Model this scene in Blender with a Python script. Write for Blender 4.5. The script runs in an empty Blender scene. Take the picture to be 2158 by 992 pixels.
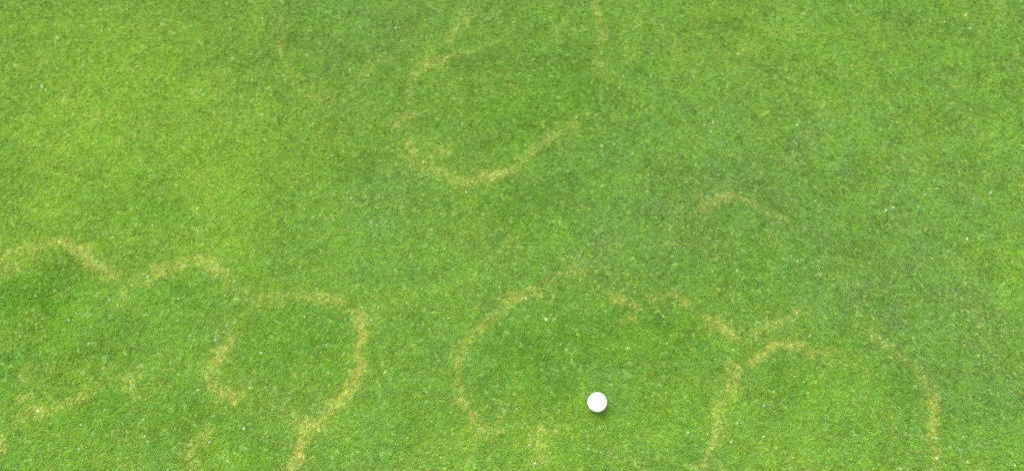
import bpy, math
import numpy as np
from mathutils import Vector

R = math.radians
rng = np.random.default_rng(7)
scene = bpy.context.scene
col = scene.collection

# ------------------------------------------------------------------ camera
W_PX, H_PX, F_PX = 2158.0, 992.0, 1727.0
CAM_H, PITCH = 1.79, R(56.0)
cam_d = bpy.data.cameras.new('camera')
cam_d.sensor_width = 36.0
cam_d.lens = 36.0 * F_PX / W_PX
cam_d.clip_start = 0.05
cam_d.clip_end = 2000.0
cam = bpy.data.objects.new('camera', cam_d)
col.objects.link(cam)
cam.location = (0, 0, CAM_H)
cam.rotation_euler = (math.pi / 2 - PITCH, 0, 0)
scene.camera = cam

# ------------------------------------------------------------------ sky, sun, exposure
SUN_EL, SUN_AZ = R(58), R(-38)          # azimuth measured from +Y towards +X: light comes from far left
world = bpy.data.worlds.new('World')
scene.world = world
world.use_nodes = True
wn = world.node_tree.nodes
wl = world.node_tree.links
sky = wn.new('ShaderNodeTexSky')
sky.sky_type = 'NISHITA'
sky.sun_disc = False
sky.sun_elevation = SUN_EL
sky.sun_rotation = SUN_AZ
sky.air_density = 1.0
sky.dust_density = 4.0
sky.ozone_density = 0.6
veil = wn.new('ShaderNodeHueSaturation')      # a thin even cloud cover takes most of the blue out of the sky
veil.inputs['Saturation'].default_value = 0.25
wl.new(sky.outputs[0], veil.inputs['Color'])
wl.new(veil.outputs[0], wn['Background'].inputs['Color'])
wn['Background'].inputs['Strength'].default_value = 0.15
sun_d = bpy.data.lights.new('sun', 'SUN')
sun_d.energy = 0.5
sun_d.angle = R(70)
sun_d.color = (1.0, 0.96, 0.88)
sun = bpy.data.objects.new('sun', sun_d)
col.objects.link(sun)
to_sun = Vector((math.sin(SUN_AZ) * math.cos(SUN_EL), math.cos(SUN_AZ) * math.cos(SUN_EL), math.sin(SUN_EL)))
sun.rotation_euler = to_sun.to_track_quat('Z', 'Y').to_euler()
sun.location = to_sun * 10

vs = scene.view_settings
vs.view_transform = 'Standard'
vs.look = 'None'
vs.gamma = 1.0
vs.use_curve_mapping = False
vs.exposure = 2.66
scene.cycles.max_bounces = 5
scene.cycles.diffuse_bounces = 3
scene.cycles.transmission_bounces = 3
scene.cycles.use_denoising = False
scene.cycles.pixel_filter_type = 'BLACKMAN_HARRIS'
scene.cycles.filter_width = 2.4


# ------------------------------------------------------------------ helpers
def pix(px, py, z=0.0):
    """pixel of the photograph -> point on the level z (numpy friendly)"""
    a = (np.asarray(px, float) - W_PX / 2) / F_PX
    b = (H_PX / 2 - np.asarray(py, float)) / F_PX
    dy = math.cos(PITCH) + b * math.sin(PITCH)
    dz = -math.sin(PITCH) + b * math.cos(PITCH)
    t = (z - CAM_H) / dz
    return a * t, dy * t


def to_pix(x, y):
    """ground point -> pixel of the photograph"""
    depth = y * math.cos(PITCH) + CAM_H * math.sin(PITCH)
    up = y * math.sin(PITCH) - CAM_H * math.cos(PITCH)
    return W_PX / 2 + F_PX * x / depth, H_PX / 2 - F_PX * up / depth


_tab = np.random.default_rng(99).random((256, 256))


def vnoise(x, y, scale, seed=0):
    """smooth value noise, 0..1, feature size = scale metres"""
    u = x / scale + 37.3 * seed + 500
    v = y / scale + 91.7 * seed + 500
    iu, iv = np.floor(u).astype(int), np.floor(v).astype(int)
    fu, fv = u - iu, v - iv
    fu = fu * fu * (3 - 2 * fu)
    fv = fv * fv * (3 - 2 * fv)
    a, b = iu & 255, (iu + 1) & 255
    c, d = iv & 255, (iv + 1) & 255
    return ((_tab[a, c] * (1 - fu) + _tab[b, c] * fu) * (1 - fv)
            + (_tab[a, d] * (1 - fu) + _tab[b, d] * fu) * fv)


def fbm(x, y, scale, seed=0, octs=3):
    s, t, amp = 0.0, 0.0, 1.0
    for k in range(octs):
        s = s + amp * vnoise(x, y, scale / 2 ** k, seed + k * 3.1)
        t += amp
        amp *= 0.55
    return s / t


def ground_z(x, y):
    fade = np.clip((9.0 - np.hypot(x, y - 1.2)) / 4.0, 0, 1)
    return fade * (0.010 * (fbm(x, y, 0.38, 5, 2) - 0.5) + 0.0025 * (vnoise(x, y, 0.11, 8) - 0.5))


def smooth(a, b, v):
    t = np.clip((v - a) / (b - a), 0, 1)
    return t * t * (3 - 2 * t)


def tag(o, label=None, cat=None, group=None, kind=None):
    if label: o['label'] = label
    if cat: o['category'] = cat
    if group: o['group'] = group
    if kind: o['kind'] = kind
    return o


def mesh_from_arrays(name, verts, tris, attrs=None):
    me = bpy.data.meshes.new(name)
    nv, nt = len(verts), len(tris)
    me.vertices.add(nv)
    me.vertices.foreach_set('co', np.ascontiguousarray(verts, np.float32).ravel())
    me.loops.add(nt * 3)
    me.loops.foreach_set('vertex_index', np.ascontiguousarray(tris, np.int32).ravel())
    me.polygons.add(nt)
    me.polygons.foreach_set('loop_start', np.arange(0, nt * 3, 3, dtype=np.int32))
    me.update(calc_edges=True)
    for k, a in (attrs or {}).items():
        at = me.attributes.new(k, 'FLOAT_COLOR', 'POINT')
        at.data.foreach_set('color', np.ascontiguousarray(a, np.float32).ravel())
    return me


# ------------------------------------------------------------------ materials
class NT:
    def __init__(self, name):
        self.m = bpy.data.materials.new(name)
        self.m.use_nodes = True
        self.n = self.m.node_tree.nodes
        self.l = self.m.node_tree.links
        self.bsdf = self.n['Principled BSDF']
        self.out = self.n['Material Output']

    def node(self, t, **kw):
        nd = self.n.new(t)
        for k, v in kw.items():
            setattr(nd, k, v)
        return nd

    def ramp(self, fac, stops):
        r = self.node('ShaderNodeValToRGB')
        e = r.color_ramp.elements
        while len(e) < len(stops):
            e.new(0.5)
        for i, (p, c) in enumerate(stops):
            e[i].position = p
            e[i].color = (*c, 1)
        self.l.new(fac, r.inputs[0])
        return r.outputs[0]

    def mix(self, fac, a, b, mode='MIX'):
        m = self.node('ShaderNodeMix', data_type='RGBA', blend_type=mode)
        for sock, v in ((m.inputs[0], fac), (m.inputs[6], a), (m.inputs[7], b)):
            if isinstance(v, (int, float)):
                sock.default_value = v
            elif isinstance(v, tuple):
                sock.default_value = (*v, 1)
            else:
                self.l.new(v, sock)
        return m.outputs[2]


def grass_material():
    t = NT('mown_grass_blades')
    at = t.node('ShaderNodeAttribute', attribute_name='blade')     # r dry, g hue, b tone, a straw shade
    sp = t.node('ShaderNodeSeparateColor')
    t.l.new(at.outputs['Color'], sp.inputs[0])
    green = t.ramp(sp.outputs[1], [(0.0, (0.090, 0.176, 0.010)), (0.3, (0.075, 0.161, 0.011)),
                                   (0.55, (0.062, 0.148, 0.015)), (0.8, (0.067, 0.146, 0.028)),
                                   (1.0, (0.078, 0.146, 0.042))])
    at2 = t.node('ShaderNodeAttribute', attribute_name='fed')       # r: well fed, richer green inside the rings
    sp2 = t.node('ShaderNodeSeparateColor')
    t.l.new(at2.outputs['Color'], sp2.inputs[0])
    green = t.mix(sp2.outputs[0], green, (0.038, 0.126, 0.003))
    straw = t.ramp(at.outputs['Alpha'], [(0.0, (0.14, 0.095, 0.035)), (0.3, (0.19, 0.178, 0.036)),
                                         (0.65, (0.25, 0.255, 0.042)), (0.92, (0.31, 0.322, 0.088)),
                                         (1.0, (0.48, 0.50, 0.34))])
    c = t.mix(sp.outputs[0], green, straw)
    tone = t.node('ShaderNodeCombineColor')
    for i in range(3):
        t.l.new(sp.outputs[2], tone.inputs[i])
    c = t.mix(1.0, c, tone.outputs[0], 'MULTIPLY')
    t.l.new(c, t.bsdf.inputs['Base Color'])
    t.bsdf.inputs['Roughness'].default_value = 0.55
    t.bsdf.inputs['Specular IOR Level'].default_value = 0.06
    tr = t.node('ShaderNodeBsdfTranslucent')
    t.l.new(c, tr.inputs['Color'])
    mx = t.node('ShaderNodeMixShader')
    mx.inputs[0].default_value = 0.35
    t.l.new(t.bsdf.outputs[0], mx.inputs[1])
    t.l.new(tr.outputs[0], mx.inputs[2])
    t.l.new(mx.outputs[0], t.out.inputs[0])
    return t.m


def ground_material():
    t = NT('turf_thatch')
    geo = t.node('ShaderNodeNewGeometry')
    def noise(scale, detail=4):
        n = t.node('ShaderNodeTexNoise')
        n.inputs['Scale'].default_value = scale
        n.inputs['Detail'].default_value = detail
        t.l.new(geo.outputs['Position'], n.inputs['Vector'])
        return n
    n1, n2, n3 = noise(420, 2), noise(60), noise(2.2)
    g = t.ramp(n1.outputs[0], [(0.30, (0.046, 0.085, 0.010)), (0.5, (0.057, 0.110, 0.012)), (0.7, (0.074, 0.130, 0.015))])
    b = t.ramp(n2.outputs[0], [(0.52, (0, 0, 0)), (0.72, (0.6, 0.6, 0.6))])
    c = t.mix(b, g, (0.11, 0.11, 0.028))
    c = t.mix(n3.outputs[0], c, t.mix(1.0, c, (0.9, 1.0, 1.2), 'MULTIPLY'))
    t.l.new(c, t.bsdf.inputs['Base Color'])
    t.bsdf.inputs['Roughness'].default_value = 0.9
    bp = t.node('ShaderNodeBump')
    bp.inputs['Strength'].default_value = 0.6
    bp.inputs['Distance'].default_value = 0.003
    t.l.new(n1.outputs[0], bp.inputs['Height'])
    t.l.new(bp.outputs[0], t.bsdf.inputs['Normal'])
    return t.m


def ball_material():
    t = NT('white_golf_ball_cover')
    geo = t.node('ShaderNodeNewGeometry')
    n = t.node('ShaderNodeTexNoise')
    n.inputs['Scale'].default_value = 90
    n.inputs['Detail'].default_value = 3
    t.l.new(geo.outputs['Position'], n.inputs['Vector'])
    c = t.ramp(n.outputs[0], [(0.35, (0.78, 0.77, 0.75)), (0.65, (0.83, 0.83, 0.82))])
    t.l.new(c, t.bsdf.inputs['Base Color'])
    t.bsdf.inputs['Roughness'].default_value = 0.28
    t.bsdf.inputs['Coat Weight'].default_value = 0.4
    t.bsdf.inputs['Coat Roughness'].default_value = 0.12
    return t.m


def grit_material(name, lo, hi):
    t = NT(name)
    geo = t.node('ShaderNodeNewGeometry')
    n = t.node('ShaderNodeTexNoise')
    n.inputs['Scale'].default_value = 700
    t.l.new(geo.outputs['Position'], n.inputs['Vector'])
    t.l.new(t.ramp(n.outputs[0], [(0.3, lo), (0.7, hi)]), t.bsdf.inputs['Base Color'])
    t.bsdf.inputs['Roughness'].default_value = 0.7
    return t.m


M_GRASS = grass_material()
M_GROUND = ground_material()
M_BALL = ball_material()
M_GRIT = grit_material('pale_grit', (0.32, 0.34, 0.24), (0.48, 0.50, 0.39))
M_STRAW = grit_material('bleached_clipping', (0.46, 0.46, 0.28), (0.62, 0.62, 0.42))
M_DARK = grit_material('brown_soil_crumb', (0.05, 0.03, 0.02), (0.10, 0.06, 0.035))

# ------------------------------------------------------------------ ground: one sheet to the horizon
fine = np.arange(-3.2, 3.2001, 0.025)
outer = np.array([3.5, 4.0, 4.6, 5.2, 6.0, 7.5, 10, 16, 40, 120, 400, 900.0])
axis = np.concatenate([-outer[::-1], fine, outer])
GX, GY = np.meshgrid(axis, axis + 1.2, indexing='ij')
n = len(axis)
gv = np.stack([GX, GY, ground_z(GX, GY)], -1).reshape(-1, 3)
idx = np.arange(n * n).reshape(n, n)
q = np.stack([idx[:-1, :-1], idx[1:, :-1], idx[1:, 1:], idx[:-1, 1:]], -1).reshape(-1, 4)
gt = np.concatenate([q[:, [0, 1, 2]], q[:, [0, 2, 3]]])
me = mesh_from_arrays('ground', gv, gt)
me.materials.append(M_GROUND)
me.polygons.foreach_set('use_smooth', np.ones(len(gt), bool))
ground = tag(bpy.data.objects.new('ground', me), kind='structure')
col.objects.link(ground)

# ------------------------------------------------------------------ where the turf is dry: arcs of fairy rings
# (label, [(pixel x, pixel y, strength, half width in pixels), ...]) strokes of each arc
ARCS = [
    ('dry yellow arch of grass running down to a point beside the neighbouring scalloped arc',
     [[(-60, 560, .3, 16), (0, 548, .35, 18), (40, 528, .45, 16), (95, 515, .6, 12), (145, 517, .65, 13), (170, 535, .8, 14),
       (205, 560, .85, 14), (232, 578, .9, 13), (250, 590, .35, 12)], [(22, 560, .3, 26), (30, 545, .3, 22)]]),
    ('straw yellow scalloped arc of dry grass with the longest winding tail',
     [[(258, 640, .8, 9), (268, 618, .75, 10), (292, 590, .7, 14), (325, 578, .85, 15), (365, 562, .75, 12), (400, 553, .65, 11),
       (432, 552, .85, 13), (455, 563, 1., 16), (470, 575, .9, 13), (487, 605, .5, 12), (505, 622, .35, 14), (545, 628, .45, 16),
       (600, 622, .25, 14), (655, 626, .35, 15), (692, 628, .65, 15), (722, 640, .7, 13), (748, 655, .9, 12), (762, 680, .85, 11),
       (760, 708, .95, 10), (753, 740, .8, 9), (757, 764, .8, 10), (755, 790, 1., 12), (744, 812, .95, 13), (722, 845, .85, 14),
       (700, 870, .9, 11), (668, 889, .95, 10), (645, 903, 1., 13), (636, 935, .95, 14), (634, 965, 1., 14), (618, 992, .85, 20),
       (600, 1050, .7, 16), (580, 1120, .5, 14)], [(608, 875, .4, 12), (620, 895, .4, 14)], [(672, 880, .45, 14), (700, 855, .4, 14)]]),
    ('short crooked dry patch inside the curve of the scalloped arc',
     [[(482, 707, .45, 10), (490, 728, .8, 10), (468, 742, .7, 12), (448, 768, .6, 13), (432, 800, .4, 13), (455, 825, .5, 11),
       (475, 832, .75, 11), (492, 841, .75, 11), (512, 820, .35, 11), (530, 812, .3, 10)]]),
    ('small hooked dry patch between the crooked patch and the tail of scalloped arc',
     [[(437, 900, .7, 8), (430, 918, .7, 9), (405, 932, .5, 12), (395, 955, .5, 13), (415, 970, .5, 14), (400, 1000, .4, 14)]]),
    ('faint diagonal yellow band of grass crossing the dark green loop',
     [[(40, 880, .35, 20), (70, 868, .45, 18), (110, 860, .5, 14), (150, 848, .5, 12), (185, 830, .55, 11), (215, 812, .25, 12)],
      [(52, 785, .35, 16), (60, 805, .35, 14), (45, 850, .35, 14)], [(265, 790, .4, 12), (282, 838, .5, 14), (300, 830, .3, 14)],
      [(-10, 930, .7, 14), (8, 942, .7, 12)]]),
    ('thin curved dry streak bending like a bracket around the golf ball side',
     [[(1050, 660, .2, 12), (1013, 690, .75, 7), (993, 708, .65, 8), (972, 738, .55, 12), (966, 775, .6, 13), (966, 810, .5, 12),
       (972, 845, .65, 9), (982, 862, .85, 9), (1000, 885, .8, 11), (1013, 900, .9, 11), (1040, 912, .35, 16), (1070, 925, .2, 20)]]),
    ('short bright dry smudge on the rim of the ring holding the golf ball',
     [[(1062, 642, .35, 9), (1090, 623, .75, 10), (1112, 614, .8, 11), (1133, 613, .9, 11), (1142, 601, .45, 8), (1170, 580, .18, 9),
       (1222, 570, .18, 9)]]),
    ('broken dry dashes on the rim of ball ring facing the crossing patches',
     [[(1288, 624, .8, 7), (1308, 630, .75, 7), (1330, 640, .75, 8), (1350, 650, .4, 8)], [(1375, 632, .4, 9), (1400, 628, .35, 9),
       (1425, 622, .55, 8), (1445, 640, .5, 9)], [(1310, 678, .35, 10), (1340, 668, .3, 10)]]),
    ('blurred dry patch where two rings cross between the dashes and horseshoe ring',
     [[(1488, 675, .5, 11), (1512, 688, .65, 14), (1535, 700, .6, 13), (1558, 712, .35, 14), (1600, 700, .3, 12), (1650, 675, .35, 11),
       (1692, 657, .35, 10)]]),
    ('yellow arch of dry grass topping the horseshoe shaped ring',
     [[(1580, 768, .9, 10), (1598, 752, .9, 10), (1625, 733, .85, 10), (1665, 727, .95, 9), (1690, 732, .8, 10), (1718, 745, .65, 13),
       (1745, 735, .5, 10)]]),
    ('dotted dry line down the ball side of the horseshoe ring',
     [[(1535, 765, .5, 12), (1545, 780, .85, 14), (1545, 810, .45, 14), (1530, 835, .4, 13), (1512, 855, .65, 11), (1510, 885, .5, 14),
       (1512, 915, .65, 13), (1500, 940, .6, 9), (1488, 970, .65, 8), (1468, 992, .6, 8), (1440, 1030, .4, 9)]]),
    ('faint wide dry band down the outer side of the horseshoe ring',
     [[(1815, 700, .2, 10), (1843, 718, .5, 13), (1885, 740, .35, 14), (1912, 770, .25, 14), (1950, 810, .35, 16), (1968, 845, .55, 15),
       (1962, 885, .5, 13), (1960, 930, .55, 13), (1966, 968, .6, 12), (1970, 1020, .4, 12)]]),
    ('lone brownish curved dash of dry grass far from the golf ball',
     [[(1478, 435, .5, 10), (1505, 425, .65, 10), (1535, 415, .65, 9), (1560, 415, .75, 9), (1590, 430, .35, 10), (1625, 448, .55, 7),
       (1657, 466, .8, 7)]]),
    ('bright straw coloured crescent of dry grass at the foot of the wide faint ring',
     [[(862, 345, .5, 10), (900, 350, .35, 14), (940, 365, .35, 14), (972, 385, .8, 12), (1002, 380, .95, 15), (1040, 374, .85, 13),
       (1080, 362, .65, 9), (1100, 342, .45, 10), (1122, 318, .55, 11), (1150, 300, .3, 11), (1182, 275, .35, 11), (1212, 262, .5, 9)],
      [(925, 312, .35, 8), (940, 323, .5, 7), (955, 312, .35, 7)], [(860, 300, .4, 8), (868, 325, .4, 8), (862, 345, .55, 9)], [(905, 330, .25, 9), (915, 358, .4, 12), (890, 365, .35, 12)], [(1005, 330, .3, 6), (1015, 335, .3, 6)]]),
    ('small slanted orange tinged dry smear beside the wide faint ring',
     [[(815, 268, .35, 7), (835, 260, .75, 9), (855, 252, .8, 9), (868, 245, .6, 8)]]),
    ('faint dry arc broken into patches over the wide faint ring',
     [[(862, 230, .3, 9), (864, 192, .6, 8), (876, 168, .45, 10), (900, 140, .55, 13), (930, 128, .7, 11), (968, 115, .38, 9),
       (1000, 105, .28, 9), (1045, 88, .25, 10)], [(945, 90, .4, 11), (955, 70, .45, 10), (985, 30, .25, 14)]]),
    ('pale brownish wisp of dry grass beside the broken faint arc',
     [[(735, 190, .28, 8), (758, 170, .3, 8), (775, 145, .38, 7), (800, 127, .35, 7), (830, 135, .25, 8)]]),
    ('vertical dry streak alone beyond the wide faint ring',
     [[(1240, -60, .4, 10), (1250, 0, .5, 10), (1258, 28, .45, 10), (1268, 58, .6, 8), (1268, 85, .75, 8), (1250, 108, .35, 8),
       (1262, 140, .25, 14), (1275, 170, .2, 16)]]),
    ('faint brown spots of dry grass in a loose vertical row',
     [[(625, -10, .12, 10), (600, 30, .14, 10), (582, 70, .28, 10), (590, 98, .4, 8), (600, 130, .15, 9), (610, 150, .35, 8),
       (622, 180, .15, 8), (630, 198, .42, 7), (665, 210, .18, 9), (700, 212, .25, 9)]]),
    ('speckled yellowish patch of thin grass close to the golf ball',
     [[(1140, 905, .5, 11), (1128, 930, .4, 14), (1135, 955, .4, 14), (1125, 985, .35, 12)], [(1165, 908, .35, 8), (1175, 915, .3, 8)],
      [(1240, 912, .25, 7)]]),
]
GAIN = {5: .95, 6: 1.2, 10: .85, 11: .95, 17: .9, 2: 1.1, 3: 1.25, 4: .95, 7: 1.15, 8: 1.12, 12: .9, 13: 1.05, 14: 1.25, 15: .95, 16: 1.05, 18: 1.05, 19: 0.95}
MX0, MX1, MY0, MY1, RES = -2.8, 2.8, -0.6, 3.2, 0.004
nx, ny = int((MX1 - MX0) / RES), int((MY1 - MY0) / RES)
dry = np.zeros((nx, ny))
arc_id = np.full((nx, ny), -1)
for k, (_, strokes) in enumerate(ARCS):
    for st in strokes:
        st = np.array(st, float)
        st[:, 2] *= GAIN.get(k, 1.08)
        x, y = pix(st[:, 0], st[:, 1])
        # half width in metres from the local scale
        x2, _ = pix(st[:, 0] + 1, st[:, 1])
        hw = 0.92 * st[:, 3] * (x2 - x)
        for i in range(len(st) - 1):
            L = math.hypot(x[i + 1] - x[i], y[i + 1] - y[i])
            for f in np.linspace(0, 1, max(2, int(L / 0.005))):
                cx, cy = x[i] + f * (x[i + 1] - x[i]), y[i] + f * (y[i + 1] - y[i])
                s = st[i, 2] + f * (st[i + 1, 2] - st[i, 2])
                w = hw[i] + f * (hw[i + 1] - hw[i])
                a0, a1 = int((cx - 2.6 * w - MX0) / RES), int((cx + 2.6 * w - MX0) / RES) + 1
                b0, b1 = int((cy - 2.6 * w - MY0) / RES), int((cy + 2.6 * w - MY0) / RES) + 1
                a0, b0, a1, b1 = max(a0, 0), max(b0, 0), min(a1, nx), min(b1, ny)
                if a1 <= a0 or b1 <= b0:
                    continue
                xs = MX0 + (np.arange(a0, a1) + .5) * RES
                ys = MY0 + (np.arange(b0, b1) + .5) * RES
                g = s * np.exp(-((xs[:, None] - cx) ** 2 + (ys[None, :] - cy) ** 2) / (w * w) * 0.80)
                sub = dry[a0:a1, b0:b1]
                m = g > sub
                sub[m] = g[m]
                arc_id[a0:a1, b0:b1][m] = k


def blob_field(blobs, x, y):
    s = np.zeros_like(x)
    for (px, py, rx, ry, a) in blobs:
        cx, cy = pix(px, py)
        ex, _ = pix(px + rx, py)
        _, ey = pix(px, py - ry)
        s += a * np.exp(-(((x - cx) / (ex - cx)) ** 2 + ((y - cy) / (ey - cy)) ** 2))
    return s


# well fed dark green turf (+) inside the rings, thin pale turf (-)
LUSH = [(65, 625, 85, 65, 1.5), (150, 580, 60, 40, .35), (390, 610, 80, 50, .5), (140, 750, 160, 80, .45), (350, 880, 160, 60, .5),
        (230, 860, 80, 40, .35), (640, 700, 100, 60, .45), (560, 780, 60, 60, .3), (680, 780, 60, 60, .35), (1190, 180, 70, 90, .55),
        (1050, 190, 120, 80, .35), (1060, 270, 110, 60, .4), (1180, 720, 150, 90, .5), (1380, 720, 100, 70, .65), (1100, 780, 120, 80, .4),
        (1430, 870, 60, 70, .5), (1560, 480, 120, 60, .3), (1560, 590, 130, 60, .45), (1680, 800, 110, 50, .4), (1780, 730, 60, 40, .45), (1900, 830, 60, 90, .35),
        (320, 460, 70, 60, .45), (270, 390, 60, 40, .3), (1100, 470, 100, 100, .3), (560, 960, 40, 50, .4), (1240, 400, 90, 60, .25), (10, 400, 40, 60, .3),
        (720, 650, 30, 20, .4), (2090, 900, 90, 90, .4), (690, 40, 60, 60, .15), (1380, 300, 160, 90, .2),
        (880, 340, 100, 50, -.55), (1060, 930, 70, 40, -.5), (660, 560, 150, 60, -.35), (480, 690, 40, 30, -.4), (760, 490, 120, 60, -.3),
        (820, 60, 100, 60, -.3), (1640, 130, 160, 80, -.25), (1900, 300, 200, 120, -.3), (1700, 690, 90, 30, -.3), (2060, 620, 120, 90, -.3),
        (1480, 230, 120, 80, -.25), (380, 520, 120, 30, -.25), (980, 560, 100, 60, -.3), (590, 850, 60, 40, -.35), (1560, 850, 60, 60, -.35)]
# strong yellow green turf (+), blue green turf (-)
WARM = [(230, 230, 330, 220, 1.0), (120, 60, 200, 90, .35), (470, 430, 160, 120, .55), (560, 330, 90, 120, .25), (60, 480, 120, 120, .3), (100, 640, 160, 90, .35),
        (250, 800, 250, 120, .25), (640, 900, 100, 60, .1), (1050, 960, 140, 60, .25), (1260, 890, 120, 60, .25), (1600, 930, 120, 60, .25), (1720, 830, 120, 70, .2),
        (2130, 600, 60, 90, .45), (1100, 220, 200, 120, .15), (1500, 60, 200, 80, .15),
        (1600, 380, 400, 200, -.45), (2050, 350, 200, 250, -.12), (1850, 120, 280, 130, .16), (1900, 620, 250, 160, -.45), (1400, 480, 200, 140, -.35), (620, 120, 120, 120, -.15),
        (2080, 830, 150, 130, -.5), (820, 420, 160, 90, -.2), (1200, 740, 120, 90, -.25), (760, 60, 120, 90, -.2)]

# ------------------------------------------------------------------ the golf ball's place
BR = 0.02135
bx, by = (float(v) for v in pix(1259, 846, 0.022))
BALL_Z = float(ground_z(np.array([bx]), np.array([by]))[0]) + BR + 0.0004

# ------------------------------------------------------------------ small pale crumbs: (pixel x, y, size mm, kind)
BITS = [(12, 15, 4, 0), (90, 185, 6, 0), (98, 192, 4, 0), (175, 139, 4, 0), (171, 54, 3.6, 0), (214, 258, 4.5, 1), (425, 190, 4, 0), (429, 201, 3.5, 1),
        (834, 62, 5, 0), (738, 151, 6, 1), (777, 162, 4.5, 1), (920, 174, 4, 0), (1268, 309, 6, 0), (1294, 306, 4.6, 0), (1214, 248, 4.4, 0),
        (1256, 245, 3.6, 0), (1281, 188, 4, 1), (1305, 187, 5, 0), (1314, 163, 3.8, 0), (1233, 65, 4, 1), (1498, 277, 5, 1), (1503, 258, 5, 1),
        (1793, 14, 5, 0), (1680, 265, 5, 0), (2035, 33, 6, 1), (2044, 62, 4, 1), (1990, 48, 4, 1), (1471, 366, 4.8, 0), (1867, 443, 6, 0), (2086, 408, 4.6, 0),
        (2038, 504, 4, 1), (1220, 541, 4.4, 0), (1553, 571, 4.6, 0), (1997, 530, 4, 0), (322, 476, 4.4, 0), (416, 487, 5, 1), (231, 633, 4.6, 0),
        (76, 624, 3.8, 0), (390, 561, 4, 1), (740, 418, 4.6, 1), (675, 454, 3.8, 0), (783, 470, 4.6, 1), (1151, 673, 6, 1), (1398, 667, 3.6, 0),
        (265, 747, 4, 0), (145, 675, 4, 0), (187, 724, 3.4, 1), (480, 685, 3.6, 0), (172, 896, 3.8, 0), (450, 878, 3.4, 0), (515, 904, 5.4, 0),
        (442, 932, 5, 0), (168, 947, 4, 0), (1240, 945, 3.8, 0), (1127, 976, 4.6, 0), (1609, 856, 4.2, 0), (1540, 932, 4, 0), (1608, 921, 3.4, 1),
        (1974, 965, 4.2, 0), (1898, 988, 4, 0), (1012, 903, 4, 0), (757, 790, 3.6, 1), (945, 672, 3.6, 0), (783, 676, 4.2, 1), (550, 743, 5, 1),
        (1246, 805, 3.4, 1), (900, 828, 3.4, 0), (834, 937, 3.2, 0), (660, 262, 4, 1), (1973, 398, 3.6, 1)]
DARK_BIT = (1348, 746, 6)
bits_xy = []
for (px, py, s, kd) in BITS + [(DARK_BIT[0], DARK_BIT[1], DARK_BIT[2], 2)]:
    x, y = pix(px, py, 0.004)
    bits_xy.append((float(x), float(y), s * 0.001, kd))


# ------------------------------------------------------------------ grass blades
def sample_dry(x, y):
    wx = 0.018 * (fbm(x, y, 0.05, 21, 2) - .5) + 0.018 * (vnoise(x, y, 0.012, 23) - .5)
    wy = 0.018 * (fbm(x, y, 0.05, 22, 2) - .5) + 0.018 * (vnoise(x, y, 0.012, 24) - .5)
    i = ((x + wx - MX0) / RES).astype(int)
    j = ((y + wy - MY0) / RES).astype(int)
    ok = (i >= 0) & (i < nx) & (j >= 0) & (j < ny)
    i, j = np.clip(i, 0, nx - 1), np.clip(j, 0, ny - 1)
    d = np.where(ok, dry[i, j], 0)
    return d, np.where(ok & (d > 0.02), arc_id[i, j], -1)


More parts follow.
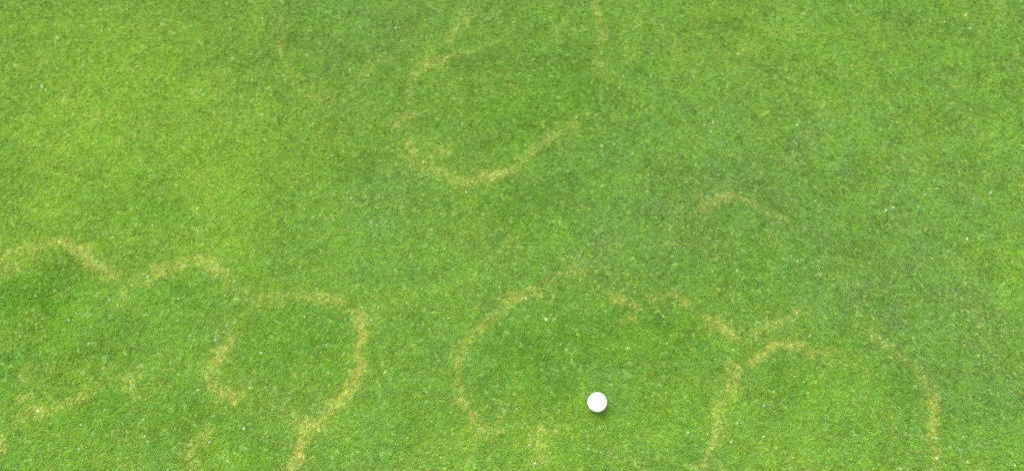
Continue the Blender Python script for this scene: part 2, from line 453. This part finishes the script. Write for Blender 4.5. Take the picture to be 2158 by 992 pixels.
def blades(x, y, kite, size):
    n = len(x)
    r = rng.random((8, n))
    d, aid = sample_dry(x, y)
    d = np.clip(d, 0, 1) * np.clip(-0.42 + 1.0 * fbm(x, y, 0.045, 31, 2) + 0.30 * vnoise(x, y, 0.09, 35) + 0.95 * vnoise(x, y, 0.010, 33) + 0.6 * vnoise(x, y, 0.005, 34), 0, 1.4)
    lush = 0.9 * blob_field(LUSH, x, y)
    warm = blob_field(WARM, x, y)
    mott = fbm(x, y, 0.16, 41, 3) - .5                       # hand sized mottling
    mott2 = vnoise(x, y, 0.07, 42) - .5
    tuft = vnoise(x, y, 0.014, 43) - .5                       # tufts
    tuft2 = vnoise(x, y, 0.030, 44) - .5
    streak = vnoise(x * .8 - y * .6, (x * .6 + y * .8) * .22, 0.016, 46) - .5     # grain of the mower
    tuft_t = vnoise(x, y, 0.012, 45) - .5
    fine_ = vnoise(x, y, 0.0045, 47) - .5
    fine_t = vnoise(x, y, 0.0045, 49) - .5
    # dry blades
    stray = 0.03 + 0.11 * smooth(.5, .75, fbm(x, y, 0.09, 51, 3)) - 0.03 * lush
    p = np.clip(stray + 0.76 * d, 0, .88)
    is_dry = r[0] < p
    dryv = np.where(is_dry, 0.65 + 0.35 * r[1], 0.08 * r[1] + 0.30 * np.clip(d, 0, 1))
    strawv = np.where(d > .15, 0.17 + 0.68 * r[2] + .35 * fine_, 0.02 + 0.80 * r[2] ** 1.2)
    pale = (r[3] < 0.0008)
    dryv = np.where(pale, 1.0, dryv)
    strawv = np.where(pale, 0.97, strawv)
    hue = 0.47 - 0.36 * warm - 0.02 * lush + 0.22 * mott - 0.16 * mott2 + 0.30 * tuft + 0.22 * tuft2 + 0.40 * (r[4] - .5) + 0.30 * fine_
    tone = 1.0 - 0.06 * lush + 0.14 * warm + 0.18 * mott + 0.16 * mott2 + 0.24 * tuft_t + 0.18 * fine_t + 0.10 * tuft2 + 0.12 * streak + 0.30 * (r[5] - .5)
    colr = np.stack([np.clip(dryv, 0, 1), np.clip(hue, 0, 1), np.clip(tone, .35, 1.7), np.clip(strawv, 0, 1)], -1)
    fed = np.zeros((n, 4)); fed[:, 0] = np.clip(0.78 * lush + 0.25 * tuft2, 0, .9)
    colr = np.concatenate([colr, fed], 1)
    # shape: short mown blades leaning with the tuft they grow in
    swirl = vnoise(x, y, 0.05, 61) * 9 + vnoise(x, y, 0.013, 62) * 5
    phi = swirl + rng.normal(0, 1.5, n)
    lean = np.clip(R(64) + rng.normal(0, R(9), n) + is_dry * R(8), R(30), R(79))
    L = size * (0.0075 + 0.0045 * r[6])
    Wd = size * (0.0010 + 0.0007 * r[7])
    z0 = ground_z(x, y) - 0.0003
    ax = np.stack([np.cos(phi) * np.sin(lean), np.sin(phi) * np.sin(lean), np.cos(lean)], -1)
    roll = rng.normal(0, 0.3, n)
    side0 = np.stack([-np.sin(phi), np.cos(phi), np.zeros(n)], -1)
    up0 = np.cross(ax, side0)
    side = side0 * np.cos(roll)[:, None] + up0 * np.sin(roll)[:, None]
    base = np.stack([x, y, z0], -1)
    # droop: the tip bends over
    tip = base + ax * L[:, None]
    tip[:, 2] -= L * 0.10 * np.sin(lean)
    if kite:
        mid = base + ax * (0.45 * L)[:, None]
        v = np.stack([base, mid + side * Wd[:, None], tip, mid - side * Wd[:, None]], 1)
    else:
        v = np.stack([base + side * Wd[:, None], tip, base - side * Wd[:, None]], 1)
    # nothing grows into the ball or the crumbs
    ctr = np.array([bx, by, BALL_Z])
    hit = (np.linalg.norm(v - ctr, axis=2) < BR + 0.0007).any(1)
    for (qx, qy, s, _) in bits_xy:
        hit |= ((x - qx) ** 2 + (y - qy) ** 2) < (s * 0.62) ** 2
    keep = ~hit
    own = np.where((d > 0.22) & is_dry, aid, -1)
    return v[keep], colr[keep], own[keep]


def points(x0, x1, y0, y1, density):
    n = int((x1 - x0) * (y1 - y0) * density)
    return rng.uniform(x0, x1, n), rng.uniform(y0, y1, n)


def in_view(x, y, pad):
    u, v = to_pix(x, y)
    return (u > -pad) & (u < W_PX + pad) & (v > -pad) & (v < H_PX + pad)


px_, py_ = points(-2.1, 2.1, 0.3, 2.45, 160000)
m = in_view(px_, py_, 70)
va, ca, oa = blades(px_[m], py_[m], True, 1.0)
px_, py_ = points(-2.75, 2.75, -0.55, 3.15, 60000)
m = ~in_view(px_, py_, 70)
vb, cb, ob = blades(px_[m], py_[m], False, 1.5)


def build_grass(name, who):
    vs_, ts_, cs_, off = [], [], [], 0
    for v, c, o, quad in ((va, ca, oa, True), (vb, cb, ob, False)):
        k = o == who
        v, c = v[k], c[k]
        nb = len(v)
        if not nb:
            continue
        per = v.shape[1]
        b = (np.arange(nb) * per + off)[:, None]
        if quad:
            ts_.append(np.stack([b + [[0, 1, 2]], b + [[0, 2, 3]]], 1).reshape(-1, 3))
        else:
            ts_.append(b + [[0, 1, 2]])
        vs_.append(v.reshape(-1, 3))
        cs_.append(np.repeat(c, per, axis=0))
        off += nb * per
    if not vs_:
        return None
    me = mesh_from_arrays(name, np.concatenate(vs_), np.concatenate(ts_), {'blade': np.concatenate(cs_)[:, :4], 'fed': np.concatenate(cs_)[:, 4:]})
    me.materials.append(M_GRASS)
    o = bpy.data.objects.new(name, me)
    col.objects.link(o)
    return o


tag(build_grass('grass', -1), 'closely mown bright green grass covering the whole putting green', 'grass', kind='stuff')
for k, (label, _) in enumerate(ARCS):
    o = build_grass('dry_grass', k)
    if o:
        tag(o, label, 'dry grass', kind='stuff')


# ------------------------------------------------------------------ golf ball with dimples
def icosphere(sub):
    t = (1 + 5 ** .5) / 2
    v = [(-1, t, 0), (1, t, 0), (-1, -t, 0), (1, -t, 0), (0, -1, t), (0, 1, t), (0, -1, -t), (0, 1, -t), (t, 0, -1), (t, 0, 1), (-t, 0, -1), (-t, 0, 1)]
    f = [(0, 11, 5), (0, 5, 1), (0, 1, 7), (0, 7, 10), (0, 10, 11), (1, 5, 9), (5, 11, 4), (11, 10, 2), (10, 7, 6), (7, 1, 8),
         (3, 9, 4), (3, 4, 2), (3, 2, 6), (3, 6, 8), (3, 8, 9), (4, 9, 5), (2, 4, 11), (6, 2, 10), (8, 6, 7), (9, 8, 1)]
    v = [np.array(p) / np.linalg.norm(p) for p in v]
    for _ in range(sub):
        cache, nf = {}, []
        def midp(a, b):
            key = (min(a, b), max(a, b))
            if key not in cache:
                p = v[a] + v[b]
                cache[key] = len(v)
                v.append(p / np.linalg.norm(p))
            return cache[key]
        for a, b, c in f:
            ab, bc, ca_ = midp(a, b), midp(b, c), midp(c, a)
            nf += [(a, ab, ca_), (b, bc, ab), (c, ca_, bc), (ab, bc, ca_)]
        f = nf
    return np.array(v), np.array(f)


sv, sf = icosphere(6)
ND = 336
i = np.arange(ND) + .5
ph, th = np.arccos(1 - 2 * i / ND), math.pi * (1 + 5 ** .5) * i
dc = np.stack([np.cos(th) * np.sin(ph), np.sin(th) * np.sin(ph), np.cos(ph)], -1)
ang = np.arccos(np.clip((sv @ dc.T).max(1), -1, 1))
depth = 0.00026 * (1 - smooth(0.0, 1.0, (ang / 0.086) ** 2))
tilt = np.array(Vector((0.3, 0.5, 1)).to_track_quat('Z', 'Y').to_matrix())
bvv = (sv * (BR - depth)[:, None]) @ tilt.T
me = mesh_from_arrays('golf_ball', bvv, sf)
me.materials.append(M_BALL)
me.polygons.foreach_set('use_smooth', np.ones(len(sf), bool))
ball = bpy.data.objects.new('golf_ball', me)
ball.location = (bx, by, BALL_Z)
col.objects.link(ball)
tag(ball, 'plain white dimpled golf ball resting on the mown putting green', 'golf ball')

# ------------------------------------------------------------------ crumbs and clippings lying in the turf
cv, cf = icosphere(2)


def crumb_mesh(name, seed, stretch, mat):
    g = np.random.default_rng(seed)
    off = g.random(3) * 9
    bump = 1 + 0.55 * (vnoise(cv[:, 0] + off[0], cv[:, 1] + off[1] + cv[:, 2] * .7, 0.7, seed) - .5)
    v = cv * bump[:, None] * np.array(stretch)
    v[:, 2] -= v[:, 2].min()
    me = mesh_from_arrays(name, v * 0.5, cf)
    me.materials.append(mat)
    return me


GRIT = [crumb_mesh('grit_grain', s, st, M_GRIT) for s, st in ((1, (1, .85, .9)), (2, (.9, 1, 1.0)), (3, (1.05, .8, .8)), (4, (.8, .95, .95)))]
CLIP = [crumb_mesh('grass_clipping', s, st, M_STRAW) for s, st in ((5, (1.5, .5, .8)), (6, (1.35, .55, .9)), (7, (1.6, .45, .75)))]
DARK = crumb_mesh('soil_crumb', 9, (1.1, .8, .7), M_DARK)
OWN = {1: 'largest white grit grain of a close pair amid the bright yellow green turf',
       2: 'smaller white grit grain of a close pair amid the bright yellow green turf',
       12: 'bright white grit grain, larger of a pair beside the wide faint ring',
       13: 'white grit grain, smaller of a pair beside the wide faint ring',
       28: 'bright white grit grain alone beyond the lone brownish dash of dry grass',
       50: 'blurry white grit grain between the hooked dry patch and scalloped arc tail',
       51: 'bright white grit grain touching the small hooked dry patch',
       54: 'white grit grain at the end of the speckled patch near golf ball',
       55: 'white grit grain inside the horseshoe shaped ring of dry grass',
       42: 'long pale grass clipping inside the ring that holds the golf ball'}
for k, (x, y, s, kd) in enumerate(bits_xy):
    name = ('grit_grain', 'grass_clipping', 'soil_crumb')[kd]
    me = DARK if kd == 2 else (GRIT[k % 4] if kd == 0 else CLIP[k % 3])
    o = bpy.data.objects.new(name, me)
    z = float(ground_z(np.array([x]), np.array([y]))[0])
    o.location = (x, y, z)
    o.scale = (s * .75, s * .75, max(s, 0.010))
    o.rotation_euler = (0, 0, rng.uniform(0, 6.28))
    col.objects.link(o)
    if kd == 2:
        tag(o, 'dark brown crumb of soil in the deep green turf near golf ball', 'soil')
    elif kd == 0:
        tag(o, OWN.get(k, 'tiny pale grain of grit lying among the mown grass blades'), 'grit', 'pale grit grains scattered over the green')
    else:
        tag(o, OWN.get(k, 'short bleached grass clipping lying on the mown turf'), 'clipping', 'bleached clippings scattered over the green')
